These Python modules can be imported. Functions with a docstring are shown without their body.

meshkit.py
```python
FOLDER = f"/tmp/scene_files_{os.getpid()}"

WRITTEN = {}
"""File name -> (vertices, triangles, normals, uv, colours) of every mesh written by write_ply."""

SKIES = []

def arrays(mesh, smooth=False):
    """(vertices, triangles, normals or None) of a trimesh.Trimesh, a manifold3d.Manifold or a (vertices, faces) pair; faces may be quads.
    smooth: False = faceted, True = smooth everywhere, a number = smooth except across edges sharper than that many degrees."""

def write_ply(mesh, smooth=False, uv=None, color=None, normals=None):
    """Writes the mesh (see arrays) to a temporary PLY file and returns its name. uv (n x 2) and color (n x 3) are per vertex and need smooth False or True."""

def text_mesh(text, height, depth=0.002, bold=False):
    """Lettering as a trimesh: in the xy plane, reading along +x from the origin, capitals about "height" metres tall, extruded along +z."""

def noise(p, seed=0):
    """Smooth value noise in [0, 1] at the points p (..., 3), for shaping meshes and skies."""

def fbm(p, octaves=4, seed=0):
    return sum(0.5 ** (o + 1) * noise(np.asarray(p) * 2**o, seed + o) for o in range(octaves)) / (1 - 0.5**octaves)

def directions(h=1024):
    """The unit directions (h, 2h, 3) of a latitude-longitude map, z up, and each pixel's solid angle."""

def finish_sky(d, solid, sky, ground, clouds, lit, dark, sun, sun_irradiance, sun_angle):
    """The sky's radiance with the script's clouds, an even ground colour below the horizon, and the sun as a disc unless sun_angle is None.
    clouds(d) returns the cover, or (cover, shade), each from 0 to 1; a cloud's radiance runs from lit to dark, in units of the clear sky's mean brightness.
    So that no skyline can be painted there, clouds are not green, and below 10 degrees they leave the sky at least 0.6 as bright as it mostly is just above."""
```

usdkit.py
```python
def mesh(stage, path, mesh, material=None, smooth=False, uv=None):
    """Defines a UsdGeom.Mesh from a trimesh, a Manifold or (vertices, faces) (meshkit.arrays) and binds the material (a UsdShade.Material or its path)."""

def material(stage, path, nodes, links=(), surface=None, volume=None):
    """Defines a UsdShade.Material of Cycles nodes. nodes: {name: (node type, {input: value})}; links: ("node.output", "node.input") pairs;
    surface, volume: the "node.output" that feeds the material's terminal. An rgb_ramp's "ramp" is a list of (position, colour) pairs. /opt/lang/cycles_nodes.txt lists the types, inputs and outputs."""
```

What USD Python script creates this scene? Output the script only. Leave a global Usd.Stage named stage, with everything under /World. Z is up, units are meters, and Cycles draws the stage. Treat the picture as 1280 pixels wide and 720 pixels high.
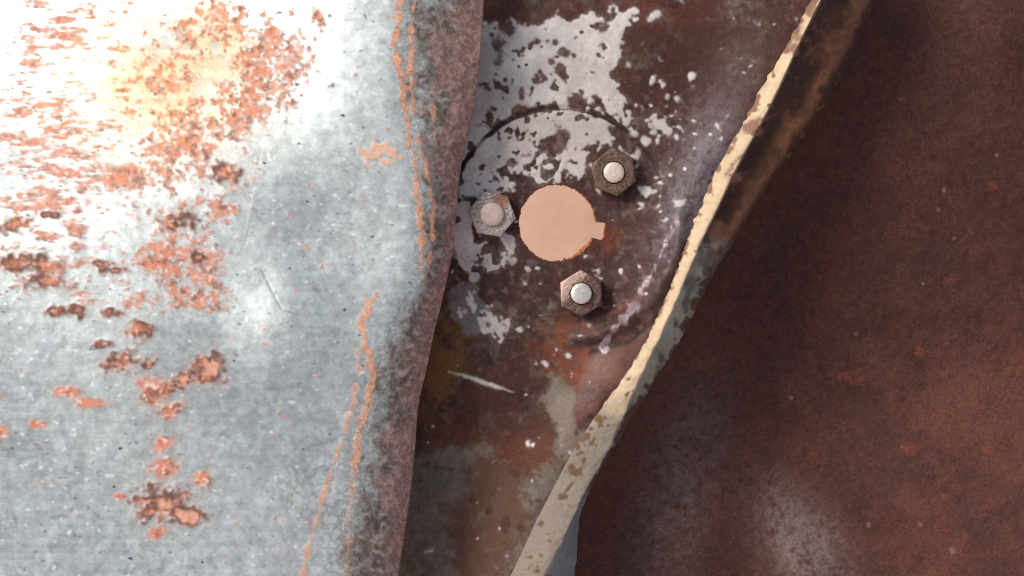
import math
import numpy as np, trimesh, shapely, usdkit, meshkit
import manifold3d as m3
from scipy import ndimage as ndi
from pxr import Usd, UsdGeom, UsdLux, UsdShade, Gf, Sdf, Vt

stage = Usd.Stage.CreateInMemory()
UsdGeom.SetStageUpAxis(stage, UsdGeom.Tokens.z)
UsdGeom.Xform.Define(stage, '/World')
T = Sdf.ValueTypeNames

# ------------------------------------------------------------------ camera, sky, sun, exposure
PITCH = math.radians(45)            # the camera looks down at the tilted sheet metal
DIST = 0.60                         # metres from the lens to the plate
CENTRE = np.array([0, 0, 0.60])     # where the optical axis meets the plate
UNIT = 0.00025                      # one surface unit (quarter millimetre)
EU = np.array([1.0, 0, 0])
EV = np.array([0, math.sin(PITCH), math.cos(PITCH)])
EN = np.array([0, -math.cos(PITCH), math.sin(PITCH)])
EYE = CENTRE + EN * DIST
EXPOSURE = 0.9
SUN = np.array([-0.70, 0.50, 0.50])
SUN = SUN / np.linalg.norm(SUN)
SUN_W = SUN[0] * EU + SUN[1] * EV + SUN[2] * EN
SUN_INTENSITY, SUN_ANGLE = 0.40, 24.0
SKY_STRENGTH = 0.085

cam = UsdGeom.Camera.Define(stage, '/World/camera')
cam.CreateHorizontalApertureAttr(36.0)
cam.CreateVerticalApertureAttr(20.25)
cam.CreateFocalLengthAttr(36.0 * DIST / (1280 * UNIT))
cam.CreateExposureAttr(EXPOSURE)
cam.CreateClippingRangeAttr(Gf.Vec2f(0.05, 2000.0))
M = np.eye(4); M[0, :3], M[1, :3], M[2, :3], M[3, :3] = EU, EV, EN, EYE
cam.AddTransformOp().Set(Gf.Matrix4d(*M.ravel().tolist()))

sun = UsdLux.DistantLight.Define(stage, '/World/sun')
sun.CreateIntensityAttr(SUN_INTENSITY); sun.CreateAngleAttr(SUN_ANGLE); sun.CreateNormalizeAttr(True)
sun.CreateColorAttr(Gf.Vec3f(1.0, 0.93, 0.82))
z = SUN_W; x = np.cross([0, 1, 0], z); x /= np.linalg.norm(x); y = np.cross(z, x)
M = np.eye(4); M[0, :3], M[1, :3], M[2, :3] = x, y, z
sun.AddTransformOp().Set(Gf.Matrix4d(*M.ravel().tolist()))
sky = UsdLux.DomeLight.Define(stage, '/World/sky')
sky_mat = usdkit.material(stage, '/World/Looks/sky', {
    's': ('sky_texture', {'sky_type': 'single_scattering', 'sun_disc': False, 'sun_elevation': math.asin(SUN_W[2]),
                          'sun_rotation': math.atan2(SUN_W[0], SUN_W[1]), 'aerosol_density': 3.0}),
    'h': ('hsv', {'saturation': 0.45}),          # a thin veil of cloud takes the blue down evenly
    'b': ('background_shader', {'strength': SKY_STRENGTH})}, [('s.color', 'h.color'), ('h.color', 'b.color')], surface='b.background')
UsdShade.MaterialBindingAPI.Apply(sky.GetPrim()).Bind(sky_mat)


# ------------------------------------------------------------------ helpers
def tag(p, label=None, cat=None, group=None, kind=None):
    p = p.GetPrim() if hasattr(p, 'GetPrim') else p
    for k, v in (('label', label), ('category', cat), ('group', group), ('kind', kind)):
        if v: p.SetCustomDataByKey(k, v)
    return p

def thing(name, at, label, cat):
    x = UsdGeom.Xform.Define(stage, '/World/' + name)
    x.AddTranslateOp().Set(Gf.Vec3d(*map(float, at)))
    ORIGIN['/World/' + name] = np.asarray(at, float)
    tag(x, label, cat)
    return '/World/' + name

ORIGIN = {}

def lin(*c):
    c = np.asarray(c, float) / 255
    return np.where(c <= 0.04045, c / 12.92, ((c + 0.055) / 1.055) ** 2.4)

def put(path, P, F, N=None, prim=None, mat=None):
    """One Mesh prim from world points; the points are stored about the thing's own base."""
    base = np.zeros(3)
    for k, v in ORIGIN.items():
        if path.startswith(k + '/'): base = v
    if prim and 'grain' not in prim: prim['grain'] = np.ones(len(P))
    m = UsdGeom.Mesh.Define(stage, path)
    m.CreatePointsAttr(Vt.Vec3fArray.FromNumpy((P - base).astype(np.float32)))
    m.CreateFaceVertexCountsAttr(Vt.IntArray.FromNumpy(np.full(len(F), 3, np.int32)))
    m.CreateFaceVertexIndicesAttr(Vt.IntArray.FromNumpy(F.astype(np.int32).ravel()))
    m.CreateSubdivisionSchemeAttr('none')
    if N is not None:
        m.CreateNormalsAttr(Vt.Vec3fArray.FromNumpy(N.astype(np.float32))); m.SetNormalsInterpolation('vertex')
    api = UsdGeom.PrimvarsAPI(m)
    for k, v in (prim or {}).items():
        v = np.asarray(v, np.float32)
        if v.ndim == 2: api.CreatePrimvar(k, T.Color3fArray, 'vertex').Set(Vt.Vec3fArray.FromNumpy(v))
        else: api.CreatePrimvar(k, T.FloatArray, 'vertex').Set(Vt.FloatArray.FromNumpy(v))
    UsdShade.MaterialBindingAPI.Apply(m.GetPrim()).Bind(mat)
    return m

def ray_point(px, py, w):
    """The point whose surface coordinates are (px, py) and which stands w mm proud of the plate."""
    u, v = (px - 640) * UNIT / DIST, (360 - py) * UNIT / DIST
    d = u[..., None] * EU + v[..., None] * EV - EN
    return EYE + d * (DIST - w[..., None] * 0.001)

def grid_normals(P):
    a = np.gradient(P, axis=1); b = np.gradient(P, axis=0)
    n = np.cross(b, a)
    n /= np.maximum(np.linalg.norm(n, axis=-1, keepdims=True), 1e-12)
    return n

def grid_faces(h, w, keep=None):
    i = np.arange(h * w).reshape(h, w)
    a, b, c, d = i[:-1, :-1], i[:-1, 1:], i[1:, 1:], i[1:, :-1]
    f = np.stack([np.stack([a, d, c], -1), np.stack([a, c, b], -1)], 2)
    if keep is not None:
        k = keep[:-1, :-1] & keep[:-1, 1:] & keep[1:, 1:] & keep[1:, :-1]
        f = f[k]
    return f.reshape(-1, 3)

def compact(P, N, prim, F):
    used = np.unique(F); new = np.full(len(P), -1); new[used] = np.arange(len(used))
    return P[used], N[used], {k: v[used] for k, v in prim.items()}, new[F]

def put_grid(path, P, N, prim, mat, keep=None):
    h, w = P.shape[:2]
    F = grid_faces(h, w, keep)
    P, N = P.reshape(-1, 3), N.reshape(-1, 3)
    prim = {k: v.reshape(h * w, -1).squeeze() if v.ndim == 2 else v.reshape(h * w, 3) for k, v in prim.items()}
    P, N, prim, F = compact(P, N, prim, F)
    return put(path, P, F, N, prim, mat)

# surface maps: wear fields laid out on the sheet metal, in quarter millimetres
X0, Y0, MW, MH = -100, -100, 1500, 920
GX, GY = np.meshgrid(np.arange(MW) + X0, np.arange(MH) + Y0)
GX, GY = GX.astype(np.float32), GY.astype(np.float32)

def noise(sx, sy=None, seed=0):
    sy = sy or sx
    ky, kx = max(1, int(sy / 2.5)), max(1, int(sx / 2.5))       # coarse fields are made small and drawn out
    h, w = MH // ky + 8, MW // kx + 8
    r = np.random.default_rng(seed).normal(size=(h, w)).astype(np.float32)
    f = ndi.gaussian_filter(r, (sy / ky, sx / kx), mode='wrap', truncate=3.0)
    if ky > 1: f = resize(f, (np.arange(MH) / ky + 1), 0)
    if kx > 1: f = resize(f, (np.arange(MW) / kx + 1), 1)
    f = f[:MH, :MW]
    return f / f.std()

def resize(f, at, axis):
    """Cubic resampling along one axis."""
    i = at.astype(int); t = (at - i).astype(np.float32)
    i = i + 1
    sh = [1, 1]; sh[axis] = -1
    t = t.reshape(sh); g = lambda k: np.take(f, i + k, axis)
    p0, p1, p2, p3 = g(-1), g(0), g(1), g(2)
    return (p0 * (1 - t) ** 3 + p1 * (3 * t ** 3 - 6 * t ** 2 + 4) + p2 * (-3 * t ** 3 + 3 * t ** 2 + 3 * t + 1) + p3 * t ** 3) / 6

def octaves(s, seed, n=4, gain=0.6, ratio=2.0, aniso=1.0):
    out, g = 0, 1.0
    for k in range(n):
        out = out + g * noise(s * aniso, s, seed * 31 + k); s /= ratio; g *= gain
    return out / out.std()

def sig(v, soft): return 1 / (1 + np.exp(-np.clip(v / soft, -30, 30)))
def sstep(a, b, v):
    t = np.clip((v - a) / (b - a), 0, 1); return t * t * (3 - 2 * t)

def blob(x, y, rx, ry, ang=0.0):
    c, s = math.cos(math.radians(ang)), math.sin(math.radians(ang))
    dx, dy = GX - x, GY - y
    return ((dx * c + dy * s) / rx) ** 2 + ((-dx * s + dy * c) / ry) ** 2

def soft_blob(*a): return np.exp(-blob(*a))

def poly_dist(pts):
    """Distance to a polyline, and how far along it (0 to 1) the nearest point lies."""
    pts = np.asarray(pts, float); best = np.full(GX.shape, 1e9); at = np.zeros(GX.shape); n = len(pts) - 1
    for k in range(n):
        a, b = pts[k], pts[k + 1]; d = b - a
        t = np.clip(((GX - a[0]) * d[0] + (GY - a[1]) * d[1]) / max(d @ d, 1e-9), 0, 1)
        q = np.hypot(GX - a[0] - t * d[0], GY - a[1] - t * d[1])
        m = q < best; best = np.where(m, q, best); at = np.where(m, (k + t) / n, at)
    return best, at

def inside(pts, blur=0):
    m = shapely.contains_xy(shapely.Polygon(pts), GX, GY).astype(float)
    return ndi.gaussian_filter(m, blur) if blur else m

def over(base, mask, colour):
    return base * (1 - mask[..., None]) + np.asarray(colour) * mask[..., None]

def sample(a, px, py):
    c = [py - Y0, px - X0]
    if a.ndim == 3: return np.stack([ndi.map_coordinates(a[..., k], c, order=1, mode='nearest') for k in range(a.shape[2])], -1)
    return ndi.map_coordinates(a, c, order=1, mode='nearest')

def curve(pts, smooth=0):
    pts = np.asarray(sorted(pts), float)
    from scipy.interpolate import PchipInterpolator
    f = PchipInterpolator(pts[:, 0], pts[:, 1:], axis=0, extrapolate=True)
    lo, hi = pts[0, 0], pts[-1, 0]
    if not smooth: return lambda y: f(np.clip(y, lo, hi))
    yy = np.arange(lo, hi + 1); a = f(yy)
    a = ndi.gaussian_filter1d(a - np.outer(yy, (a[-1] - a[0]) / (hi - lo)), smooth, axis=0, mode='nearest') + np.outer(yy, (a[-1] - a[0]) / (hi - lo))
    def g(y):
        y = np.clip(y, lo, hi)
        return np.stack([np.interp(y, yy, a[:, k]) for k in range(a.shape[1])], -1)
    return g

# ------------------------------------------------------------------ materials
def metal_material(name, bump=0.25, grain=0.18, scale=1800, spec=0.5, brushed=None):
    nodes = {
        'g': ('geometry', {}), 'c': ('attribute', {'attribute': 'albedo'}), 'r': ('attribute', {'attribute': 'rough'}), 'm': ('attribute', {'attribute': 'metal'}),
        'mp': ('mapping', {'scale': brushed or (1, 1, 1)}),
        'n': ('noise_texture', {'scale': scale, 'detail': 4.0, 'roughness': 0.6}),
        'mr': ('map_range', {'from_min': 0.25, 'from_max': 0.75, 'to_min': -grain, 'to_max': grain}),
        'ga': ('attribute', {'attribute': 'grain'}), 'gm': ('math', {'math_type': 'multiply_add', 'value3': 1.0}), 'gh': ('math', {'math_type': 'multiply'}),
        'mul': ('vector_math', {'math_type': 'scale'}),
        'b': ('bump', {'strength': bump, 'distance': 0.0004}),
        'p': ('principled_bsdf', {'specular_ior_level': spec})}
    links = [('g.position', 'mp.vector'), ('mp.vector', 'n.vector'), ('n.fac', 'mr.value'), ('c.color', 'mul.vector1'), ('mr.result', 'gm.value1'), ('ga.fac', 'gm.value2'), ('gm.value', 'mul.scale'), ('n.fac', 'gh.value1'), ('ga.fac', 'gh.value2'),
             ('mul.vector', 'p.base_color'), ('r.fac', 'p.roughness'), ('m.fac', 'p.metallic'), ('gh.value', 'b.height'), ('b.normal', 'p.normal')]
    return usdkit.material(stage, '/World/Looks/' + name, nodes, links, surface='p.BSDF')

PALE = metal_material('weathered_galvanised_steel', 0.09, 0.14, 1500, brushed=(0.75, 1, 1))
RUST = metal_material('rusted_painted_steel', 0.22, 0.38, 1500, 0.28)
DARK = metal_material('dark_rusty_steel', 0.4, 0.42, 1300, 0.16)
NUTM = metal_material('rusted_nut_steel', 0.3, 0.2, 2200)

# ------------------------------------------------------------------ the setting: sandy ground beneath
def ground():
    k = np.concatenate([-np.geomspace(60, 2.2, 14), np.linspace(-2, 2, 160), np.geomspace(2.2, 60, 14)])
    gx, gy = np.meshgrid(k, k)
    q = np.stack([gx * 3, gy * 3, 0 * gx], -1)
    zz = (meshkit.fbm(q * 2, 4, 5) - 0.5) * 0.03 * np.exp(-(gx ** 2 + gy ** 2) / 60)
    P = np.stack([gx, gy, zz], -1)
    N = grid_normals(P); N *= np.sign(N[..., 2:])
    F = grid_faces(*gx.shape)[:, ::-1]
    mat = usdkit.material(stage, '/World/Looks/sandy_earth', {
        'g': ('geometry', {}), 'n': ('noise_texture', {'scale': 60.0, 'detail': 6.0}), 'n2': ('noise_texture', {'scale': 900.0, 'detail': 3.0}),
        'r': ('rgb_ramp', {'ramp': [(0.3, (0.46, 0.275, 0.20)), (0.7, (0.53, 0.32, 0.235))]}),
        'b': ('bump', {'strength': 0.12, 'distance': 0.002}), 'p': ('principled_bsdf', {'roughness': 0.95, 'specular_ior_level': 0.1})},
        [('g.position', 'n.vector'), ('g.position', 'n2.vector'), ('n.fac', 'r.fac'), ('r.color', 'p.base_color'), ('n2.fac', 'b.height'), ('b.normal', 'p.normal')], surface='p.BSDF')
    tag(put('/World/ground', P.reshape(-1, 3), F, N.reshape(-1, 3), None, mat), kind='structure')
ground()

# ------------------------------------------------------------------ outlines of the sheets (surface units)
EDGE = curve([(-110, 606), (0, 603), (40, 601), (90, 597), (150, 588), (200, 576), (260, 569), (300, 566), (340, 559), (380, 550), (420, 540), (460, 532), (510, 521), (560, 517), (610, 512), (660, 505), (720, 496), (830, 482)])
FOLD = curve([(-110, 520), (0, 512), (60, 505), (115, 510), (165, 517), (220, 528), (280, 534), (320, 531), (352, 524), (400, 500), (450, 480), (500, 465), (560, 453), (620, 445), (720, 430), (830, 415)])
# flange: left edge, crest, right edge
FLANGE = curve([(-110, 1066, 1076, 1152), (0, 1013, 1026, 1096), (50, 988, 1001, 1072), (110, 951, 974, 1045), (150, 932, 954, 1020), (200, 902, 926, 985), (230, 886, 911, 962), (270, 871, 893, 938), (305, 857, 875, 914), (357, 839, 853, 884),
                (400, 820, 835, 864), (450, 793, 811, 836), (493, 764, 790, 807), (538, 732, 773, 780), (578, 708, 752, 757), (610, 692, 734, 738), (649, 671, 714, 723), (685, 655, 699, 722), (720, 638, 681, 719), (830, 585, 625, 712)], 16)

def plate_w(px, py):
    """Large shape of the plate, mm."""
    L = FLANGE(py)[..., 0]
    d = L - px
    w = 7.0 * np.exp(-(d / 60.0) ** 2) * sstep(-60, 160, py)                      # sweeps up into the flange
    w = w - 5.0 * sstep(420, 720, py)                                            # falls back towards the bottom
    w = w - 4.0 * sstep(90, -60, py)
    w = w - 2.5 * np.exp(-(((px - 880) / 60) ** 2 + ((py - 60) / 120) ** 2))
    # pressed ridge that curves round the disc
    rd = np.hypot(px - 700, py - 275)
    ang = np.degrees(np.arctan2(py - 275, px - 700))
    w = w + 2.6 * np.exp(-((rd - 150) / 11.0) ** 2) * sstep(-15, 10, ang) * sstep(95, 65, ang)
    return w

# ------------------------------------------------------------------ left: pale sheet panel with rust and a rolled edge
def pale_panel():
    rust_density = np.full(GX.shape, -4.2)
    for x, y, rx, ry, s in [(235, 175, 60, 45, 2.9), (205, 100, 45, 32, 2.5), (290, 140, 34, 40, 2.6), (315, 95, 22, 36, 2.6), (170, 222, 95, 22, 2.4), (60, 205, 75, 30, 2.0), (30, 135, 60, 22, 2.5),
                            (25, 175, 45, 12, 2.4), (30, 250, 48, 18, 2.7), (80, 165, 40, 25, 1.8), (215, 325, 62, 34, 3.3), (232, 376, 34, 22, 3.4), (285, 15, 32, 26, 2.4), (340, 50, 22, 34, 2.5), (396, 18, 9, 22, 3.2), (365, 80, 30, 45, 1.7),
                            (262, 262, 42, 34, 2.4), (95, 290, 16, 24, 3.0), (60, 330, 70, 14, 2.5), (60, 305, 60, 20, 1.6), (45, 350, 60, 22, 2.0), (265, 345, 22, 34, 2.7), (172, 375, 28, 18, 2.8), (268, 378, 22, 18, 2.9), (105, 374, 26, 14, 2.0),
                            (110, 240, 120, 40, 1.5), (140, 120, 120, 90, 1.1), (180, 290, 140, 60, 1.2), (60, 30, 80, 40, .7), (150, 60, 90, 60, 1.2), (245, 45, 60, 50, 1.9), (330, 110, 40, 60, 2.1), (310, 40, 60, 50, 1.7), (375, 60, 25, 50, 1.6), (150, 170, 90, 40, 1.8), (40, 60, 110, 90, 1.55), (120, 20, 120, 50, 1.45), (30, 20, 60, 30, 1.3)]:
        rust_density = np.maximum(rust_density, -4.2 + 1.25 * s * np.exp(-blob(x, y, rx, ry) ** 1.5))* 0.6 + 0.4 * (rust_density + 1.25 * s * np.exp(-blob(x, y, rx, ry)))
    flat = sstep(260, 60, GX)                             # towards the left the spots are drawn out sideways
    a, b = octaves(4.2, 1, 3, 0.9), octaves(2.6, 2, 3, 0.8, aniso=3.0)
    n = a * (1 - flat) + b * flat
    rust = sig(rust_density + 1.2 * n + 0.92, 0.42) * (0.86 + 0.14 * np.tanh(noise(2.0, seed=79)))
    # single spots
    coral = [(195, 488, 23, 16, -20), (214, 513, 17, 10, -22), (203, 556, 14, 8, -28), (207, 584, 16, 12, -15), (254, 600, 11, 9, 0), (197, 665, 12, 8, -20), (84, 490, 15, 7, 5), (112, 504, 20, 6, 3), (45, 531, 11, 5, 0), (0, 541, 10, 8, 0), (150, 620, 8, 4, 0)]
    burnt = [(258, 462, 18, 15, -15), (228, 476, 18, 9, -35), (208, 630, 30, 17, 0), (232, 642, 20, 14, 0), (188, 640, 14, 8, -20), (150, 452, 19, 10, -12), (186, 452, 10, 6, 0), (176, 412, 15, 10, 0), (128, 430, 12, 4, 0), (140, 392, 14, 5, 0), (72, 388, 12, 5, 0),
             (15, 282, 22, 7, 0), (28, 328, 36, 9, 3), (55, 352, 26, 7, 5), (283, 218, 15, 11, 0), (250, 322, 8, 6, 0), (212, 277, 11, 8, 0), (232, 277, 9, 8, 0), (130, 330, 14, 4, 0), (95, 388, 14, 6, 0), (143, 338, 14, 4, 0), (60, 268, 12, 4, 0)]
    rag = 0.40 * octaves(6, 3, 2, 0.8) + 0.34 * noise(2.0, seed=44)
    spot = np.zeros(GX.shape); dark = np.zeros(GX.shape); halo = np.zeros(GX.shape)
    for s in coral:
        spot = np.maximum(spot, sig(1 - np.sqrt(blob(*s)) + 0.32 * rag, 0.16)); halo = np.maximum(halo, np.exp(-(blob(*s) / 2.4)))
    for s in burnt:
        m = sig(1 - np.sqrt(blob(s[0], s[1], s[2] * 1.15, s[3] * 1.2, s[4])) + 0.55 * rag, 0.13)
        rim = m * sig(0.60 - (1 - np.sqrt(blob(*s)) + 0.5 * rag), 0.10)
        spot = np.maximum(spot, m); dark = np.maximum(dark * (1 - m), np.maximum(rim, m * .4)); halo = np.maximum(halo, np.exp(-(blob(*s) / 2.4)))
    speck = octaves(2.6, 5, 2, 0.7)
    rust_all = np.maximum(rust, spot)
    # colours
    E = 1.0
    g = octaves(90, 6, 3, 0.6)
    streak = noise(14, 0.9, 7); streak2 = noise(40, 1.6, 8)
    col = np.asarray((0.425, 0.47, 0.475)) * (1 + 0.035 * g + (0.018 * streak + 0.012 * streak2) * (.3 + .7 * flat) + 0.07 * octaves(4.4, 78, 2, .8) + 0.05 * noise(1.9, seed=77))[..., None]
    col = over(col, 0.38 * sig(noise(7, seed=70) + 0.7 * noise(2, seed=71) + 1.2 * np.exp(-blob(45, 620, 90, 120)) + 1.5 * np.exp(-blob(418, 275, 70, 55)) - 1.7, 0.4), (0.36, 0.35, 0.36))       # dull oxide clouds
    warm = np.clip(soft_blob(190, 105, 105, 78) + .7 * soft_blob(255, 45, 60, 50), 0, 1)
    col = over(col, 0.6 * np.clip(warm * (1 + .35 * octaves(12, 93, 3)), 0, 1), (0.66, 0.53, 0.27))      # yellow staining around the worst rust
    col = over(col, 0.40 * halo * (1 - spot), (0.26, 0.22, 0.18))
    freck = sig(noise(2.2, 1.2, 9) + 0.4 * noise(9, seed=91) - 2.75 + 0.75 * soft_blob(405, 280, 75, 60) + 0.5 * soft_blob(60, 650, 120, 100), 0.15)
    col = over(col, 0.65 * freck, (0.16, 0.13, 0.12))
    white = sig(noise(2.0, 1.6, 10) - 2.3 + 0.3 * soft_blob(420, 280, 120, 90) + 0.25 * soft_blob(100, 560, 160, 120), 0.14)
    col = over(col, 0.85 * white, (0.72, 0.72, 0.74))
    pin = sig(noise(2.4, 1.6, 110) - 3.05, 0.10)
    col = over(col, 0.9 * pin, (0.03, 0.03, 0.03))
    tint = octaves(8, 11, 3, 0.7)
    rc = over(np.broadcast_to(lin(204, 124, 97) * 0.95, GX.shape + (3,)).copy(), sig(tint - 0.4, 0.5) * 0.7, lin(210, 154, 130))
    rc = over(rc, .7 * np.clip(1.4 * warm + .5 * sig(noise(30, seed=94), .5) * (GY < 420), 0, 1), lin(212, 130, 76))
    rc = over(rc, sig(speck - 0.6, 0.3) * 0.85 * (1 - 0.3 * flat), lin(122, 66, 46))
    rc = over(rc, sig(noise(1.9, 1.5, 111) - 1.25, 0.25) * 0.8, lin(232, 200, 186))
    rc = over(rc, dark * sig(octaves(4.5, 12, 3, 0.7) + 1.1, 0.35) * 0.95, lin(72, 32, 16))
    col = over(col, rust_all * 0.95, 0) + rc * (rust_all * 0.95)[..., None]
    # brighter heart of the burnt blisters
    for s in [(265, 460, 8, 6, -30), (208, 631, 9, 5, -10), (235, 646, 11, 6, 20), (229, 475, 5, 3, -30)]:
        col = over(col, sig(1 - np.sqrt(blob(*s)) + 0.7 * rag, 0.15) * 0.85, lin(214, 160, 138))
    # ---- the fold: mottled brown, orange wear lines
    yy = np.arange(MH) + Y0
    fold, edge = FOLD(yy)[:, 0][:, None], EDGE(yy)[:, 0][:, None]
    t = (GX - fold) / (edge - fold)
    worm = 1.3 * (1 - 2.2 * np.abs(noise(2.1, 2.5, 131))) + .8 * octaves(3.2, 13, 2, 0.7)
    mott = np.asarray(lin(116, 108, 104)) * (1 + 0.28 * np.tanh(worm))[..., None]
    pink = np.asarray(lin(144, 115, 109)) * (1 + 0.24 * np.tanh(worm))[..., None]
    deep = sig(octaves(2.4, 14, 2, 0.7) - 0.55, 0.3)
    mott = over(mott, 0.75 * deep, lin(80, 62, 58))
    mix = sstep(0.35, 0.85, t + 0.16 * noise(9, seed=15))
    fc = mott * (1 - mix[..., None]) + pink * mix[..., None]
    fc = over(fc, 0.6 * sig(noise(3, 2, 16) - 1.3, 0.25) * sstep(0.95, 0.6, t), lin(172, 160, 155))
    infold = sig(t * 9 + 0.4 + 1.6 * octaves(6, 17, 3), 0.9) * sstep(-0.45, 0.25, t + 0.16 * octaves(8, 171, 3))
    col = col * (1 - infold[..., None]) + fc * infold[..., None]
    dull = sstep(90, 0, fold - GX + 25 * noise(30, seed=172)) * (1 - infold) * sstep(260, 480, GY) * 0.55
    col = over(col, dull * sig(worm + 0.3, .6), lin(120, 108, 104))
    lines = [([(504, -60), (501, 0), (497, 30), (492, 57), (501, 90), (505, 130), (511, 165), (517, 200), (522, 240), (527, 280), (529, 320), (526, 352)], 4.2, 1.0),
             ([(522, -60), (519, 0), (515, 30), (512, 75), (515, 120), (519, 148)], 3.4, 0.95), ([(521, 168), (527, 190), (536, 222), (542, 255), (541, 295), (536, 330), (531, 352)], 3.4, 0.95),
             ([(540, 95), (542, 135), (544, 172)], 2.4, 0.7),
             ([(476, 360), (463, 380), (452, 402), (459, 435), (465, 465), (460, 495), (452, 525), (446, 560), (441, 600), (438, 640), (435, 675), (432, 740)], 5.0, 0.95),
             ([(452, 420), (445, 485), (435, 525), (420, 575), (407, 610), (397, 645), (387, 680), (379, 720), (360, 790)], 3.6, 0.75)]
    wear = np.zeros(GX.shape)
    for pts, wd, s in lines:
        d, at = poly_dist(pts)
        taper = sstep(0, 0.06, at) * sstep(1, 0.9, at) if wd != 5.0 else sstep(0, 0.05, at) * (1 - 0.65 * sstep(0.6, 0.85, at))
        wear = np.maximum(wear, s * taper * sig(wd - 1.0 - d + 1.9 * noise(2.4, 3.4, 18) + 0.8 * noise(1.8, seed=181), 0.7))
    wear = wear * (0.72 + 0.28 * sig(noise(3, 2, 19) + 1.0, .3))
    dots = sig(octaves(2.6, 20, 1, 0.5) + 0.95 - 6 * (1 - np.exp(-blob(474, 192, 36, 22, 15) ** 2)), 0.12)
    col = over(col, wear, 0) + (lin(196, 146, 120) * (1 + 0.10 * noise(2.4, seed=21))[..., None]) * wear[..., None]
    col = over(col, 0.85 * dots, lin(208, 164, 138))
    d, at = poly_dist([(322, 328), (332, 348), (345, 375), (352, 387), (368, 392), (392, 398)])
    scr = sig(1.0 - d, 0.3) * sstep(0, .15, at) * sstep(1, .7, at)
    col = over(col, 0.6 * scr, (0.16, 0.16, 0.17))
    pale = np.zeros(GX.shape)
    for p, wd in [([(338, 120), (326, 200), (312, 262), (300, 318)], 1.3), ([(214, 166), (236, 148)], 2.0), ([(348, 100), (334, 168)], 1.3), ([(316, 280), (303, 320)], 1.5), ([(90, 470), (180, 455)], 0.8)]:
        d, at = poly_dist(p); pale = np.maximum(pale, sig(wd - d, 0.4) * sstep(0, .2, at) * sstep(1, .8, at))
    col = over(col, 0.35 * pale, (0.7, 0.7, 0.7))
    nonmetal = np.clip(np.maximum.reduce([rust_all, infold * 0.75, wear, dots * 0.9, 0.5 * warm, freck * .7]), 0, 1)
    metal = 0.72 * (1 - nonmetal)
    rough = 0.50 + 0.04 * g + 0.03 * streak2 + 0.42 * nonmetal
    # relief in mm
    rel = 0.10 * rust_all * (1 + 0.75 * speck) + 0.22 * dark * sig(octaves(4.5, 12, 3, 0.7), 0.6) + 0.006 * streak * flat + 0.03 * infold * worm - 0.03 * freck + 0.04 * white + 0.12 * wear + 0.15 * dots
    rel = rel - 0.12 * scr + 0.04 * octaves(9, 22, 2, 0.6)
    rel = ndi.gaussian_filter(rel, 1.1)

    # ---- large form
    def form(px, py):
        fx, ex = FOLD(py)[..., 0], EDGE(py)[..., 0]
        u = px - 480
        w = 17.0 + 5.0 * sstep(100, 720, py) + 0 * px
        left = np.maximum(430 - px, 0) * 0.25 * (.34 + .66 * sstep(430, 120, py))                       # mm along the sheet to the left
        up = np.maximum(315 - py, 0) * 0.25
        w = w - 0.00155 * left ** 2 - (0.0004 + 0.0020 * sstep(440, 60, px)) * up ** 2 - 0.00135 * left * up
        w = w + 3.9 * np.exp(-(((px - 358) / 62) ** 2 + ((py - 415) / 70) ** 2)) + 2.0 * np.exp(-(((px - 190) / 90) ** 2 + ((py - 420) / 80) ** 2))       # soft dents
        w = w + 6.5 * sstep(330, 505, px) * sstep(300, 60, py) - 4.0 * sstep(260, 60, py)
        w = w - 2.5 * np.exp(-(((px - 418) / 75) ** 2 + ((py - 262) / 85) ** 2))
        
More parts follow.
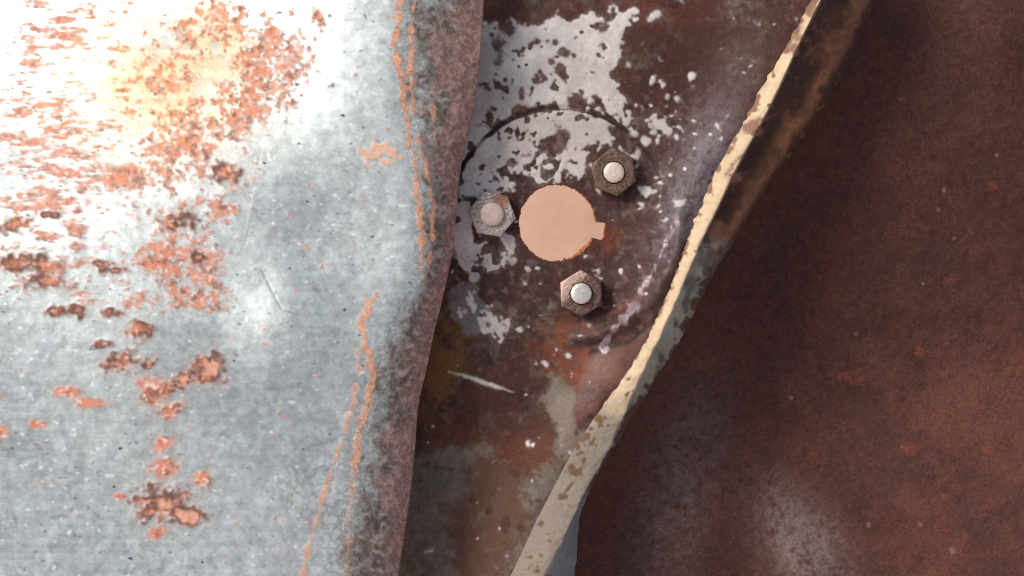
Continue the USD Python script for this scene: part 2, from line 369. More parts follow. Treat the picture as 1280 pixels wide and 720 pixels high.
        w = w - 0.9 * np.exp(-(((px - 120) / 140) ** 2 + ((py - 640) / 90) ** 2))
        t = np.clip((px - (fx - 30)) / (ex - (fx - 30)), 0, 1)
        return w - 7.5 * t ** 2.2
    H = np.arange(-70, 790.1, 1.25)
    ncol, nfold = 440, 92
    s = np.linspace(0, 1, ncol); q = np.linspace(0, 1, nfold)[1:]
    fx, ex = FOLD(H)[:, :1], EDGE(H)[:, :1]
    fx0 = fx - 14
    px = np.concatenate([-80 + (fx0 + 80) * s, fx0 + (ex - fx0) * q], 1)
    py = np.repeat(H[:, None], px.shape[1], 1)
    w = form(px, py) + sample(rel, px, py)
    # the free edge curls back under itself
    a = np.linspace(0, np.pi * 1.15, 17)[1:]
    R = 1.5
    cx = ex + R / 0.25 * np.sin(a) * 0.30; cw = w[:, -1:] - R * (1 - np.cos(a)) * 1.2
    cx = np.where(a > np.pi / 2, ex + R / .25 * (np.sin(a) * 1.0 - 1) * 1.5 + R / .25 * .30, cx)
    tail = np.linspace(0, 1, 6)[1:]
    tx = cx[:, -1:] - 30 * tail; tw = cw[:, -1:] - 0.6 * tail
    px = np.concatenate([px, cx, tx], 1); w = np.concatenate([w, cw, tw], 1)
    py = np.repeat(H[:, None], px.shape[1], 1)
    P = ray_point(px, py, w); N = grid_normals(P)
    sx = np.minimum(px, ex + 1)
    prim = {'albedo': np.clip(sample(col, sx, py), 0.01, 0.9), 'rough': np.clip(sample(rough, sx, py), 0.2, 0.95), 'metal': np.clip(sample(metal, sx, py), 0, 1)}
    t = thing('body_panel', ray_point(np.array(300.), np.array(790.), np.array(10.)), 'pale grey steel panel with coral rust spots, left of the bolted disc', 'metal panel')
    k = ncol
    put_grid(t + '/panel_skin', P[:, :k], N[:, :k], {a: b[:, :k] for a, b in prim.items()}, PALE)
    tag(put_grid(t + '/rolled_edge', P[:, k - 1:], N[:, k - 1:], {a: b[:, k - 1:] for a, b in prim.items()}, RUST), 'mottled brown rolled edge with orange wear lines')

# ------------------------------------------------------------------ middle: plate with the round bolted flange
HOLE = (696.0, 279.0, 47.5)
DISC = (700.0, 275.0, 136.0)
NUTS = [(767, 216, 29.5, 8, 0), (726.5, 367, 29, 2, 1), (615, 268, 29.5, 20, 2)]

def plate_maps():
    rustn, big = octaves(9, 201, 4, 0.7), octaves(45, 202, 3, 0.6)
    fine = octaves(2.6, 203, 3, 0.7)
    col = lin(68, 38, 33) * (1 + 0.16 * rustn + 0.34 * np.tanh(fine))[..., None]
    col = over(col, 0.6 * sig(big - 0.2, 0.5), lin(74, 40, 31))
    col = over(col, 0.75 * sig(fine - 1.0, 0.3), lin(36, 26, 25))
    near = np.exp(-(np.hypot(GX - 710, GY - 270) / 190) ** 4)
    col = over(col, near * 0.55, lin(54, 36, 34) * (1 + .3 * np.tanh(fine))[..., None])
    col = over(col, (.25 + .4 * near) * sig(octaves(3.2, 204, 2) - 1.15, 0.25), lin(106, 84, 80))
    def stain(x, y, rx, ry, c, s, ang=0):
        nonlocal col
        m = s * np.clip(np.exp(-blob(x, y, rx, ry, ang) ** 1.5) * (0.9 + 0.5 * rustn), 0, 1)
        col = over(col, m, c)
    stain(835, 15, 60, 25, lin(104, 52, 36), .6); stain(705, 440, 34, 38, lin(106, 54, 24), .75); stain(555, 455, 28, 75, lin(112, 78, 38), .8, 10); stain(640, 560, 80, 35, lin(96, 50, 33), .6); stain(735, 455, 26, 45, lin(116, 58, 40), .75)
    stain(770, 300, 30, 18, lin(98, 48, 28), .7); stain(905, 60, 90, 60, lin(54, 31, 27), .6)
    stain(640, 510, 60, 40, lin(58, 31, 26), .7)
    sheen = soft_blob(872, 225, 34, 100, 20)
    col = over(col, 0.65 * np.clip(sheen * (1 + .6 * np.tanh(fine) + .4 * np.tanh(rustn)), 0, 1), lin(96, 92, 102))  # bluish sky reflection painted into the albedo
    # grey paint low on the plate
    low = np.maximum(inside([(460, 600), (545, 560), (600, 555), (650, 590), (695, 575), (705, 560), (765, 505), (740, 640), (650, 820), (460, 820)], 9), inside([(683, 505), (693, 474), (717, 482), (718, 530), (722, 570), (700, 585), (690, 560), (698, 545), (686, 514)], 4))
    gp = sig((low - 0.45) * 7 + 1.3 * octaves(13, 205, 4, .8), 0.75)
    gp = gp * (1 - .75 * sig(octaves(3.4, 222, 2) + .5 * octaves(20, 223, 2) - 1.9, .2))
    gcol = lin(104, 96, 87) * (1 + 0.13 * octaves(12, 206, 4, .75) + .09 * fine)[..., None]
    gcol = over(gcol, .8 * np.exp(-blob(706, 520, 26, 50)), lin(126, 114, 101))
    gcol = over(gcol, 0.55 * soft_blob(530, 600, 40, 70), lin(82, 82, 78))
    col = col * (1 - 0.9 * gp[..., None]) + gcol * 0.9 * gp[..., None]
    st = np.clip(np.exp(-blob(605, 680, 45, 75, 8) ** 1.3) + .8 * np.exp(-blob(625, 610, 40, 40)) + .8 * np.exp(-blob(672, 555, 36, 26)), 0, 1)
    col = over(col, 0.85 * sig((st - .5) * 4 + 0.9 * octaves(11, 207, 4, .75), 0.5) * sstep(540, 570, GY + 0 * GX), lin(80, 48, 32))
    for s in [(644, 592, 8, 6), (612, 640, 4, 4), (632, 655, 5, 9), (650, 660, 5, 4), (585, 650, 3, 3)]:
        col = over(col, .85 * sig(1 - np.sqrt(blob(*s)) + .3 * rustn, .12), lin(62, 40, 28))
    # torn smooth flap of bare brown primer against the flange
    flap = sig(ndi.gaussian_filter(inside([(744, 440), (790, 428), (832, 384), (862, 350), (870, 380), (800, 470), (726, 528), (716, 515), (724, 480)]), 5) * 4 - 2 + .45 * rustn, .5)
    col = over(col, .85 * flap, 0) + (lin(100, 66, 57) * (1 + .14 * octaves(14, 208, 4, .7) + .06 * fine)[..., None]) * (.85 * flap)[..., None]
    d, _ = poly_dist([(722, 506), (742, 500), (765, 486), (778, 476)]); col = over(col, .6 * sig(2 - d, 1), lin(66, 42, 36))
    fe, fa = poly_dist([(738, 444), (756, 436), (790, 427), (812, 408), (834, 382)]); col = over(col, .75 * sig(2.4 - fe + rustn * .5, .8) * sstep(0, .1, fa), lin(34, 24, 23))  # shadow line painted under the upper edge of the flap
    # white paint, flaking
    dens = np.full(GX.shape, -2.6)
    zones = [([(570, 20), (690, 28), (800, 5), (775, 60), (770, 110), (800, 150), (792, 172), (745, 140), (690, 136), (630, 152), (590, 195), (540, 210)], 4.3, 7),
             ([(560, 260), (590, 200), (640, 162), (700, 146), (760, 150), (800, 190), (790, 196), (745, 200), (725, 225), (690, 228), (655, 236), (620, 250), (590, 250)], 3.5, 6),
             ([(556, 240), (592, 250), (590, 300), (605, 345), (590, 352), (566, 320)], 3.6, 4), ([(770, 100), (830, 70), (850, 160), (830, 210), (790, 200)], 1.6, 14), ([(740, 180), (840, 160), (870, 260), (800, 270)], 1.2, 20),
             ([(586, 378), (606, 388), (642, 398), (642, 416), (628, 428), (600, 416)], 3.8, 4), ([(585, 290), (660, 288), (662, 340), (600, 350)], 2.3, 9), ([(560, 330), (620, 350), (660, 420), (600, 420)], 1.35, 12), ([(570, 340), (584, 350), (600, 395), (590, 400)], 2.6, 5),
             ([(600, 400), (780, 395), (740, 470), (620, 450)], 0.75, 20), ([(720, 200), (760, 190), (770, 270), (740, 270)], 1.4, 10), ([(840, 100), (900, 80), (890, 200), (850, 200)], .9, 20)]
    for pts, s, bl in zones: dens = np.maximum(dens, -2.6 + s * inside(pts, bl))
    fl = octaves(6.5, 210, 3, 0.55)
    rd = np.hypot(GX - DISC[0], GY - DISC[1]); an = np.degrees(np.arctan2(GY - DISC[1], GX - DISC[0]))
    ring = sstep(-172, -150, an) * sstep(-48, -62, an) * sstep(96, 106, rd) * sstep(139, 136, rd)
    dens = np.maximum(dens, -2.6 + 4.0 * ring)
    scatter = soft_blob(825, 170, 45, 85)
    white = sig(dens + 0.95 * fl + 0.35 * noise(2.4, seed=211), 0.09)
    white = white * (1 - sig(octaves(3.6, 224, 2) + .8 * (rd < 138) * sstep(118, 96, rd) - 1.6, .08))
    white = np.maximum(white, sig(noise(2.6, 2.2, 221) - 3.1 + 1.9 * scatter + 1.15 * soft_blob(690, 320, 120, 90), .12))
    lift = np.clip(ndi.gaussian_filter(white, 3) * 4, 0, 1)                        # pale powder left round the flakes
    col = over(col, .32 * lift * sig(fine + .2, .5), lin(120, 100, 96))
    # rust has crept along the joint of the disc
    joint = sig(3.1 + 1.6 * octaves(6, 225, 2) - np.abs(rd - 139.5 + .6 * rustn), .4) * sstep(-185, -165, an) * sstep(-25, -50, an)
    white = white * (1 - joint); col = over(col, .8 * joint, lin(44, 30, 27))
    for s in [(633, 35, 10, 9), (622, 58, 8, 14), (640, 40, 7, 6), (672, 53, 5, 4), (684, 51, 4, 4), (694, 52, 5, 4), (705, 66, 7, 5), (688, 77, 4, 4), (652, 115, 3, 6), (718, 70, 3, 3), (654, 70, 3, 3), (755, 35, 5, 7), (720, 127, 8, 8), (700, 180, 12, 12), (706, 170, 8, 6), (642, 207, 12, 9), (655, 195, 10, 5), (612, 145, 4, 9), (690, 176, 5, 6), (655, 138, 10, 4), (680, 134, 14, 4)]:
        white = white * (1 - sig(1 - np.sqrt(blob(*s)) + .35 * rustn, .12))
    for s in [(788, 83, 6, 5), (815, 103, 4, 4), (834, 122, 4, 5), (845, 122, 5, 6), (802, 133, 6, 7), (806, 175, 7, 5), (795, 168, 8, 6), (795, 190, 7, 8), (817, 222, 6, 3), (836, 164, 3, 3), (865, 95, 4, 4), (712, 444, 4, 4), (682, 456, 4, 4), (650, 412, 5, 4), (661, 408, 4, 3), (738, 406, 3, 3), (644, 325, 7, 7), (657, 335, 4, 5), (592, 347, 7, 6), (607, 258, 6, 5), (748, 234, 5, 8)]:
        white = np.maximum(white, sig(1 - np.sqrt(blob(*s)) + .55 * fl, .12))
    wcol = lin(186, 178, 176) * (1 + .09 * octaves(16, 213, 4, .7) + .05 * noise(1.5, seed=214))[..., None]
    blue = np.clip(np.exp(-blob(655, 75, 42, 50, 20) ** 1.2) + .7 * np.exp(-blob(620, 115, 30, 50)), 0, 1)
    wcol = over(wcol, .62 * blue * sig(octaves(14, 215, 3) + .8, .5), lin(122, 130, 132))
    wcol = over(wcol, .4 * np.exp(-blob(690, 160, 90, 30)), lin(160, 146, 138))
    col = over(col, .96 * white, 0) + wcol * (.96 * white)[..., None]
    # grey primer under the white, lower left
    gr = sig((inside([(556, 345), (590, 340), (612, 400), (596, 425), (560, 400)], 9) - .6) * 5 + 1.3 * fl, .3) * (1 - white)
    col = over(col, .75 * gr, lin(118, 112, 112))
    # highlight of the scuffed ridge, painted pale into the colour; then the scratch
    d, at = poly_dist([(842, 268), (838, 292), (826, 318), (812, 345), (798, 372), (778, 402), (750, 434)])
    ridge_glint = sig(1.0 + 3.0 * at - d + 2.6 * noise(3, 4, 216) + noise(1.8, seed=226), .6) * sstep(-.05, .15, at) * sig(noise(3.5, seed=217) + 1.0 + at, .5)
    col = over(col, .65 * ridge_glint, lin(156, 140, 148))
    d, at = poly_dist([(562, 465), (585, 471), (610, 480), (641, 490)])
    scr = sig(2.7 * np.sin(np.pi * np.clip(at, .04, .98)) ** .7 - d + .5 * noise(2, seed=218), .5)
    col = over(col, .9 * scr, lin(186, 180, 172))
    dk, atk = poly_dist([(675, 416), (705, 412), (740, 402), (772, 388), (800, 370)])
    col = over(col, .55 * sig(2.2 - dk, .8), lin(120, 70, 58))
    rough = .74 - .30 * np.clip(sheen, 0, 1) + .06 * rustn - .05 * white - .12 * ridge_glint - .1 * scr - .14 * flap - .10 * soft_blob(720, 440, 60, 50)
    metal = .25 * np.clip(sheen, 0, 1) * (1 - white) + .5 * ridge_glint
    rel = .22 * white + .035 * fine * (1 - white) + .012 * rustn * (1 - white) * (1 - .7 * gp) + .5 * flap - .35 * sig(2.4 - fe, .8) + .06 * gp - .3 * sig(2.0 - dk, .8) * 0 + .4 * scr + .12 * ridge_glint * fine
    rel = ndi.gaussian_filter(rel, 0.75)
    grain = 1 - .72 * white - .4 * gp * (1 - white) - .5 * flap
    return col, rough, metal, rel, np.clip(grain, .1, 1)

def side(px, py):
    """1 at the upper left of the disc, where it stands proud, 0 at the lower right."""
    return sstep(90, -90, (px - DISC[0]) * .7 + (py - DISC[1]) * .7)

def backing_plate():
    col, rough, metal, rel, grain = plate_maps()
    base = ray_point(np.array(640.), np.array(790.), np.array(-6.))
    t = thing('backing_plate', base, 'dark rusty plate with flaking white paint and a bolted disc with a hole', 'metal plate')
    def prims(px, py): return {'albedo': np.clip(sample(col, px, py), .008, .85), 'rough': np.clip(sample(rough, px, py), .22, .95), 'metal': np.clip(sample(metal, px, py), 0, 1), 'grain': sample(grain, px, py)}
    # sheet
    H = np.arange(-70, 790.1, 1.25)
    s = np.linspace(0, 1, 430)
    R = FLANGE(H)[:, 0:1] + 7
    px = 440 + (R - 440) * s; py = np.repeat(H[:, None], len(s), 1)
    rd = np.hypot(px - DISC[0], py - DISC[1])
    w = plate_w(px, py) + sample(rel, px, py) - (.02 + .6 * side(px, py)) * np.exp(-((rd - 140.5) / 2.6) ** 2)
    P = ray_point(px, py, w)
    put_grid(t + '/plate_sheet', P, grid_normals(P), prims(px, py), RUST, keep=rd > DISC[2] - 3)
    # round flange with the notched hole
    th = np.linspace(0, 2 * np.pi, 1440, endpoint=False)
    deg = np.degrees(th)                                  # clockwise on the sheet, as py grows downwards
    r0 = HOLE[2] + 0.4 * np.sin(3 * th + 1) + np.convolve(np.tile(np.random.default_rng(5).normal(size=1440), 3), np.hanning(22) / 7, 'same')[1440:2880]
    notch = sstep(-1.6, -0.2, (deg + 180) % 360 - 180) * sstep(22.5, 20.5, (deg + 180) % 360 - 180)
    r0 = r0 + notch * (12.2 / np.cos(th - math.radians(8)))
    r0 = r0 - 2.2 * np.exp(-((deg - 78) / 2.2) ** 2)      # a crumb of rust in the rim
    ca, sa = np.cos(th), np.sin(th)
    hx, hy = HOLE[0] + r0 * ca, HOLE[1] + r0 * sa
    ro = DISC[2] + .5 * np.sin(5 * th)
    ox, oy = DISC[0] + ro * ca, DISC[1] + ro * sa
    rows_x, rows_y, rows_w = [], [], []
    def face_w(x, y): return plate_w(x, y) + sample(rel, x, y) + .07 + .5 * side(x, y)
    ww = face_w(hx, hy)
    for dw, k in ((-3.4, -.3), (-2.2, -.1), (-1.2, 0), (-.6, .0), (-.25, .15), (-.06, .5)):     # wall of the hole
        q = k - 3.6 * np.exp(-((deg - 47) / 17) ** 2) * min(1, -dw / 1.2)
        rows_x.append(hx + q * ca); rows_y.append(hy + q * sa); rows_w.append(ww + dw)
    for k in np.linspace(0, 1, 92)[0:]:
        x, y = hx + (ox - hx) * (0.012 + .982 * k), hy + (oy - hy) * (0.012 + .982 * k)
        rows_x.append(x); rows_y.append(y); rows_w.append(face_w(x, y))
    for dw, k in ((-.15, .5), (-.5, .9), (-1.1, 1.1), (-2.2, 1.1)):
        rows_x.append(ox + k * ca); rows_y.append(oy + k * sa); rows_w.append(face_w(ox, oy) + dw)
    px, py, w = (np.stack(a) for a in (rows_x, rows_y, rows_w))
    px, py, w = (np.concatenate([a, a[:, :1]], 1) for a in (px, py, w))
    P = ray_point(px, py, w); N = -grid_normals(P)
    N[:, 0] = N[:, -1] = (N[:, 0] + N[:, -1]) / np.linalg.norm(N[:, 0] + N[:, -1], axis=-1, keepdims=True)
    h, k = px.shape
    F = grid_faces(h, k)[:, ::-1]
    pr = prims(px, py)
    rim = np.zeros(h); rim[:6] = 1
    pr['albedo'] = pr['albedo'] * (1 - rim[:, None, None]) + lin(150, 84, 46) * rim[:, None, None]
    put(t + '/round_flange', P.reshape(-1, 3), F, N.reshape(-1, 3), {a: b.reshape(h * k, 3) if b.ndim == 3 else b.ravel() for a, b in pr.items()}, RUST)
    # nuts on their studs
    for i, (x, y, r, ang, kind) in enumerate(NUTS):
        nut(t, i, x, y, r, ang, kind)
    folded_flange(t)

def nut(t, i, x, y, r, ang, kind):
    R = r * 0.25                                        # mm across the corners / 2
    h = (4.6, 5.4, 4.2)[i]
    hexa = m3.CrossSection([[(R * math.cos(math.radians(60 * k + 30)), R * math.sin(math.radians(60 * k + 30))) for k in range(6)]]).offset(-.25, m3.JoinType.Round).offset(.25, m3.JoinType.Round, 2, 24).extrude(h)
    prof = m3.CrossSection([[(0, -.1), (R * 1.02, -.1), (R * 1.02, h * .80), (R * .84, h + .01), (R * .80, h + .02), (0, h + .02)]])
    solid = hexa ^ prof.revolve(72)
    bore = m3.Manifold.cylinder(3, 3.75, 3.5, 48).translate([0, 0, h - 2.2])
    solid = solid - bore
    rs = (3.3, 3.3, 3.7)[i]; up = (1.0, 1.5, 1.3)[i]
    sp = [(0, 0), (rs, 0), (rs, h + up - .8), (rs * .93, h + up - .35), (rs * .74, h + up - .05), (rs * .4, h + up + .10), (0, h + up + .16)]
    stud = m3.CrossSection([sp]).revolve(48)
    wz = float(plate_w(np.array(float(x)), np.array(float(y)))) + 0.05
    C = ray_point(np.array(float(x)), np.array(float(y)), np.array(wz))
    c, s = math.cos(math.radians(ang)), math.sin(math.radians(ang))
    rng = np.random.default_rng(40 + i)
    tx, ty = rng.normal(0, .03, 2)
    ez = EN + tx * EU + ty * EV; ez /= np.linalg.norm(ez)
    ex = c * EU + s * EV; ex -= ez * (ex @ ez); ex /= np.linalg.norm(ex); ey = np.cross(ez, ex)
    def emit(path, man, colour, amp, edge):
        man = man.refine_to_length(.38)
        v, f, _ = meshkit.arrays(man)
        tm = trimesh.Trimesh(v, f); v, f = np.array(tm.vertices), np.array(tm.faces)
        n0 = meshkit.fbm(v * 1.1 + 17 * i, 4, 3 + i) - .5; n1 = meshkit.fbm(v * 2.6 + 9, 3, 7 + i) - .5
        v = v + np.asarray(tm.vertex_normals) * (amp * (n0 + .6 * n1))[:, None]
        cols, ro, me = colour(v, n0, n1)
        tm = trimesh.Trimesh(v, f, process=False)
        if edge:
            g = trimesh.graph.smooth_shade(tm, angle=math.radians(edge), facet_minarea=None)
            from scipy.spatial import cKDTree
            j = cKDTree(v).query(np.asarray(g.vertices))[1]
            v, f, cols, ro, me = np.asarray(g.vertices), np.asarray(g.faces), cols[j], ro[j], me[j]
            tm = trimesh.Trimesh(v, f, process=False)
        nn = np.asarray(tm.vertex_normals)
        Wd = lambda a: a[:, :1] * ex + a[:, 1:2] * ey + a[:, 2:] * ez
        put(path, C + Wd(v * .001), f, Wd(nn), {'albedo': np.clip(cols, .01, .85), 'rough': ro, 'metal': me}, NUTM)
    def nut_col(v, n0, n1):
        b = np.broadcast_to(lin(*((100, 77, 64), (94, 70, 63), (118, 98, 91))[i]), v.shape).copy()
        b = b * (1 + 1.0 * n0 + .7 * n1)[:, None]
        b = over(b, .7 * sig(n0 - .12, .05), lin(66, 40, 31))
        ro = np.full(len(v), .55); me = np.full(len(v), .15)
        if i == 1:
            m = sig(-v[:, 0] * .6 + v[:, 1] * .55 - 2.4 + 2.2 * n0, .35) * .85; b = over(b, m, lin(196, 166, 152))  # upper left facets painted paler, as if lit
        if i == 2:
            m = sig(n1 * 2.4 + .9 * n0 + .42 - .05 * v[:, 1], .12) * .85; b = over(b, m, lin(176, 164, 160))
            m = sig(2.6 - np.hypot(v[:, 0] - 4.5, v[:, 1] - 3.6) + 2 * n0, .3) * .8; b = over(b, m, lin(136, 84, 58))
        return b, ro, me
    def stud_col(v, n0, n1):
        b = np.broadcast_to(lin(*((206, 190, 176), (206, 198, 190), (186, 168, 158))[i]), v.shape).copy() * (1 + .35 * n0 + .3 * n1)[:, None]
        b = over(b, sig(.12 * h + .2 - v[:, 2] + h * .9, .15), lin(96, 64, 52))
        return b, np.full(len(v), (.45, .32, .6)[i]), np.full(len(v), (.35, .6, .1)[i])
    name = t + '/hex_nut' + ('' if i == 0 else f'_{i:03d}')
    emit(name, solid, nut_col, (.5, .4, .6)[i], 32)
    tag(stage.GetPrimAtPath(name), ('brown hex nut up and to the right of the hole', 'sharp hex nut below the hole with a lit upper left side painted on', 'paint-crusted hex nut left of the hole')[i])
    emit(name + '/stud', stud, stud_col, .15, 40)

def folded_flange(t):
    yy = np.arange(MH) + Y0
    fl = FLANGE(yy); L, C, R = (fl[:, k][:, None] for k in range(3))
    s1 = (GX - L) / (C - L); s2 = (GX - C) / (R - C)
    fine, mid = octaves(2.6, 301, 3, .7), octaves(9, 302, 3, .65)
    top = sstep(360, 280, GY + 14 * mid); low = sstep(470, 540, GY + 10 * mid)
    brown = lin(50, 32, 28) * (1 + .14 * mid + .12 * fine)[..., None]
    cream = lin(192, 169, 140) * (1 + .05 * mid + .03 * fine)[..., None]
    cream = over(cream, low, 0) + (lin(132, 122, 110) * (1 + .05 * mid)[..., None]) * low[..., None]
    grey = lin(136, 137, 129) * (1 + .08 * mid + .06 * fine)[..., None]
    right = over(grey, top, 0) + brown * top[..., None]
    band = lin(122, 84, 62) * (1 + .10 * mid)[..., None]
    bm = np.clip(top * .85 * np.exp(-((s2 - .70 + .04 * mid) / .21) ** 2) * (1 + .15 * mid), 0, 1)
    right = over(right, bm, 0) + band * bm[..., None]
    right = over(right, .8 * top * sstep(.80, 1.0, s2 + .06 * mid), lin(50, 32, 28))
    stre = sig(noise(3.2, 5, 303) + .6 * fine - .55, .25) * (1 - top) * (1 - low) * sstep(.1, .35, s2)
    right = over(right, .85 * stre, lin(70, 66, 62))
    right = over(right, low, 0) + (lin(104, 110, 114) * (1 + .06 * mid)[..., None]) * low[..., None]  # shaded right face at the bottom, painted blue-grey
    tl = sstep(500, 560, GY + 8 * mid) * sig(.42 - s1 + .16 * mid, .12)                # fades into the grey paint of the plate
    cream = over(cream, .4 * tl, lin(112, 103, 93))
    rag = sig(GX - R + 5 + 4.5 * noise(2.8, 3.6, 306) + 2 * fine, .5) * (1 - top) * sstep(640, 600, GY)
    right = over(right, .9 * rag, lin(66, 44, 40))
    m = sig((GX - C) / 1.5 + .25 * fine * (1 - top), .35)
    col = cream * (1 - m[..., None]) + right * m[..., None]
    # paint edge eaten away along the left, rust bites
    bite = sig(1.6 - s1 * (C - L) + (1.8 + 2.0 * sstep(330, 180, GY)) * noise(3.4, seed=304) + 1.2 * fine, .4) * sstep(520, 440, GY)
    for s in [(996, 42, 11, 14, -30), (993, 60, 8, 8), (945, 163, 8, 6), (916, 221, 8, 6), (938, 158, 16, 6, -30), (898, 285, 8, 12, 20), (918, 205, 20, 5, -50), (1012, 12, 6, 9)]:
        bite = np.maximum(bite, sig(1 - np.sqrt(blob(*s)) + .3 * mid + .2 * fine, .15))
    col = over(col, .92 * bite, lin(118, 84, 72))
    rdot = sig(fine + .5 * mid - 2.1, .2) * sstep(.1, .3, s1)
    for s in [(748, 523, 5, 4), (751, 529, 3, 6), (733, 545, 7, 5, -30), (739, 536, 3, 3), (725, 566, 4, 4), (730, 574, 4, 4), (717, 589, 8, 7), (723, 560, 3, 5), (741, 552, 2, 6, 30), (705, 622, 6, 3, -30), (712, 610, 2, 12, 35), (676, 655, 3, 3), (646, 694, 4, 3), (664, 696, 10, 2), (676, 694, 3, 3)]:
        rdot = np.maximum(rdot, sig(1 - np.sqrt(blob(*s)) + .35 * fine, .15))
    col = over(col, .9 * rdot, lin(92, 66, 42))
    d, _ = poly_dist([(860, 376), (847, 400), (836, 398)]); col = over(col, .4 * sig(1.2 - d, .4), lin(120, 104, 88))
    rough = .72 + .04 * mid + 0 * col[..., 0]; grain = .35 + .5 * top * m + 0 * mid
    metal = 0 * GX
    rel = .05 * fine + .09 * mid - .34 * bite - .3 * rag - .25 * rdot - .2 * stre
    rel = ndi.gaussian_filter(rel, .7)
    H = np.arange(-70, 790.1, 1.25)
    f = FLANGE(H); L, C, R = (f[:, k][:, None] for k in range(3))
    jit = sample(noise(2.2, seed=305), L[:, 0], H)[:, None] * .9 * sstep(560, 470, H)[:, None]
    C = C + sample(noise(3.5, seed=307), C[:, 0], H)[:, None] * .8 * sstep(240, 330, H)[:, None]; R = R + sample(noise(4.5, seed=308), R[:, 0], H)[:, None] * .9
    a, b = np.linspace(0, 1, 40), np.linspace(0, 1, 64)[1:]
    px = np.concatenate([L + jit + (C - L - jit) * a, C + (R - C) * b], 1); py = np.repeat(H[:, None], px.shape[1], 1)
    w0 = plate_w(L, py[:, :1]) + 0.2
    crest = 12.0 - 5.5 * sstep(400, 600, H)[:, None]
    wl = w0 + (crest - w0) * np.sin(a * np.pi / 2) ** .8
    topb = sstep(360, 260, H)[:, None]
    end = -8.0
    fall_top = crest - (crest - 1.0) * np.minimum(b / .5, 1) ** .8 - (1.0 - end) * (.6 * np.clip((b - .5) / .5, 0, 1) + .4 * sstep(.85, 1, b))
    fall_low = end + (crest - end) * (1 - b ** 1.25)
    wr = topb * fall_top + (1 - topb) * fall_low
    w = np.concatenate([wl, wr], 1)
    w = ndi.gaussian_filter1d(w, 1.6, axis=1, mode='nearest') + sample(rel, px, py)
    # turn the left border down to the plate so that the strip has a thickness
    px = np.concatenate([px[:, :1] + .6, px[:, :1] + .1, px], 1); py = np.repeat(H[:, None], px.shape[1], 1)
    w = np.concatenate([w[:, :1] - 1.2, w[:, :1] - .3, w], 1)
    P = ray_point(px, py, w)
    pr = {'albedo': np.clip(sample(col, px, py), .01, .85), 'rough': sample(rough, px, py), 'metal': sample(metal, px, py), 'grain': sample(grain, px, py)}
    tag(put_grid(t + '/folded_flange', P, grid_normals(P), pr, RUST), 'raised diagonal flange with chipped cream paint along its crest')

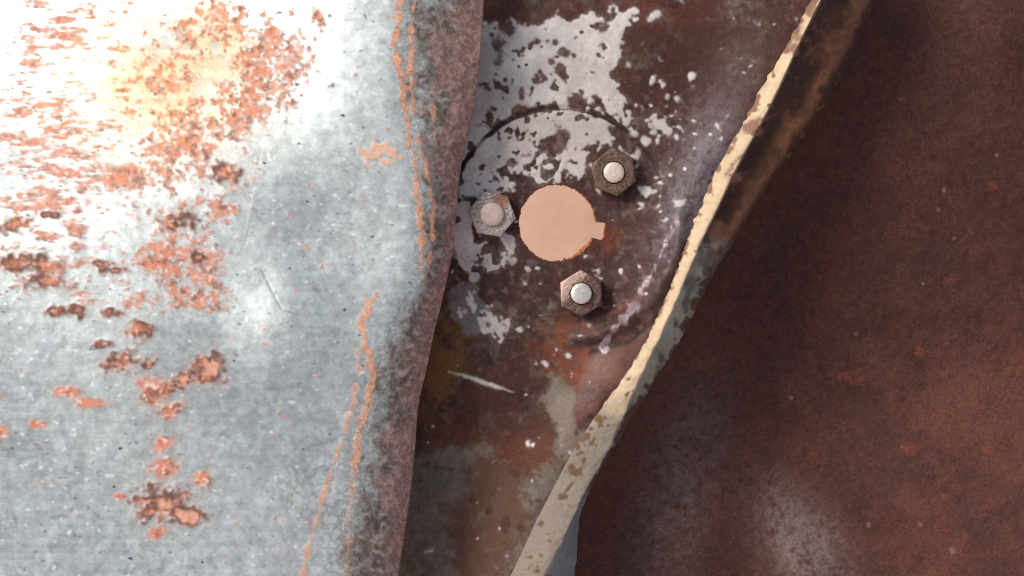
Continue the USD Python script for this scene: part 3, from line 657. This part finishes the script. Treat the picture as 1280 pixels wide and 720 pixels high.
# ------------------------------------------------------------------ right: dark rusty panel behind the flange
def dark_panel():
    mid, fine, big = octaves(14, 401, 4, .7), octaves(2.8, 402, 3, .75), octaves(80, 403, 3, .6)
    col = lin(70, 42, 37) * (1 + .06 * mid + .17 * np.tanh(fine) + .05 * big)[..., None]
    red = np.clip(soft_blob(1220, 620, 170, 130) + .6 * soft_blob(1240, 480, 90, 80), 0, 1)
    col = over(col, .6 * np.clip(red * (1 + .3 * mid), 0, 1), lin(102, 64, 54))
    col = over(col, .55 * sig(octaves(22, 404, 4, .7) - 1.0, .4), lin(62, 42, 40))
    spots = sig(octaves(4.2, 405, 3, .6) + .5 * big - 3.4, .2)
    for s in [(1185, 350, 9, 6), (1130, 562, 11, 8), (1012, 572, 7, 8), (1060, 472, 16, 7), (1240, 235, 5, 6), (1150, 440, 8, 5), (1182, 468, 5, 5), (1270, 462, 14, 6)]: spots = np.maximum(spots, .5 * sig(1 - np.sqrt(blob(*s)) + .4 * fine, .2))
    col = over(col, .7 * spots, lin(118, 60, 42))
    grey = np.clip(soft_blob(1005, 680, 38, 75, -35) * 1.15 + .5 * soft_blob(850, 610, 48, 130, 14), 0, 1)
    col = over(col, .75 * np.clip(grey * (1 + .30 * noise(2.0, seed=407) + .08 * noise(4, seed=408)), 0, 1), lin(118, 102, 99))  # blurry grey highlights painted into the albedo
    white = sig(noise(1.8, seed=406) - 4.2, .08)
    for s in [(1191, 688, 4, 4), (1086, 656, 3, 3), (1151, 656, 2.5, 2.5), (989, 497, 2.5, 2.5), (1246, 194, 2.5, 2), (1180, 238, 2.5, 2.5), (1173, 262, 2, 2), (1193, 298, 2, 2), (1070, 418, 2, 2)]: white = np.maximum(white, sig(1 - np.sqrt(blob(*s)), .15))
    d, at = poly_dist([(1182, 325), (1196, 307), (1214, 288)]); white = np.maximum(white, .2 * sig(.8 - d, .3))
    col = over(col, .45 * white, lin(140, 116, 104))
    rough = .60 + .05 * mid - .10 * np.clip(grey, 0, 1); metal = .15 * np.clip(grey, 0, 1)
    rel = ndi.gaussian_filter(.05 * fine + .03 * mid + .08 * spots + .12 * white, .8)
    H = np.arange(-70, 790.1, 1.6); s = np.linspace(0, 1, 400)
    R = FLANGE(H)[:, 2:3] - 14
    px = R + (1370 - R) * s ** 1.05; py = np.repeat(H[:, None], len(s), 1)
    d = px - R
    u, v = (px - 640) * .25, (360 - py) * .25
    w = -9.0 - 14.0 * (1 - np.exp(-(d / 55.0))) 
    w = w + 0.0016 * np.maximum(u - 60, 0) ** 2 * .35 * sstep(60, 520, py)
    w = w + np.where(v > -30, 0.0015, 0.0008) * (v + 30) ** 2 * (1 - np.exp(-(d / 170.0) ** 2))
    w = w + 4.5 * np.exp(-(((px - 860) / 65) ** 2 + ((py - 640) / 150) ** 2)) + 4.0 * np.exp(-(((px - 1010) / 60) ** 2 + ((py - 740) / 110) ** 2))
    w = w + .25 * sample(big, px, py) + sample(rel, px, py)
    P = ray_point(px, py, w)
    pr = {'albedo': np.clip(sample(col, px, py), .008, .85), 'rough': np.clip(sample(rough, px, py), .3, .95), 'metal': np.clip(sample(metal, px, py), 0, 1)}
    m = put_grid('/World/body_panel_001', P, grid_normals(P), pr, DARK)
    tag(m, 'dark red-brown rusty steel panel on the right, beyond the diagonal cream-edged flange', 'metal panel')

pale_panel()
backing_plate()
dark_panel()
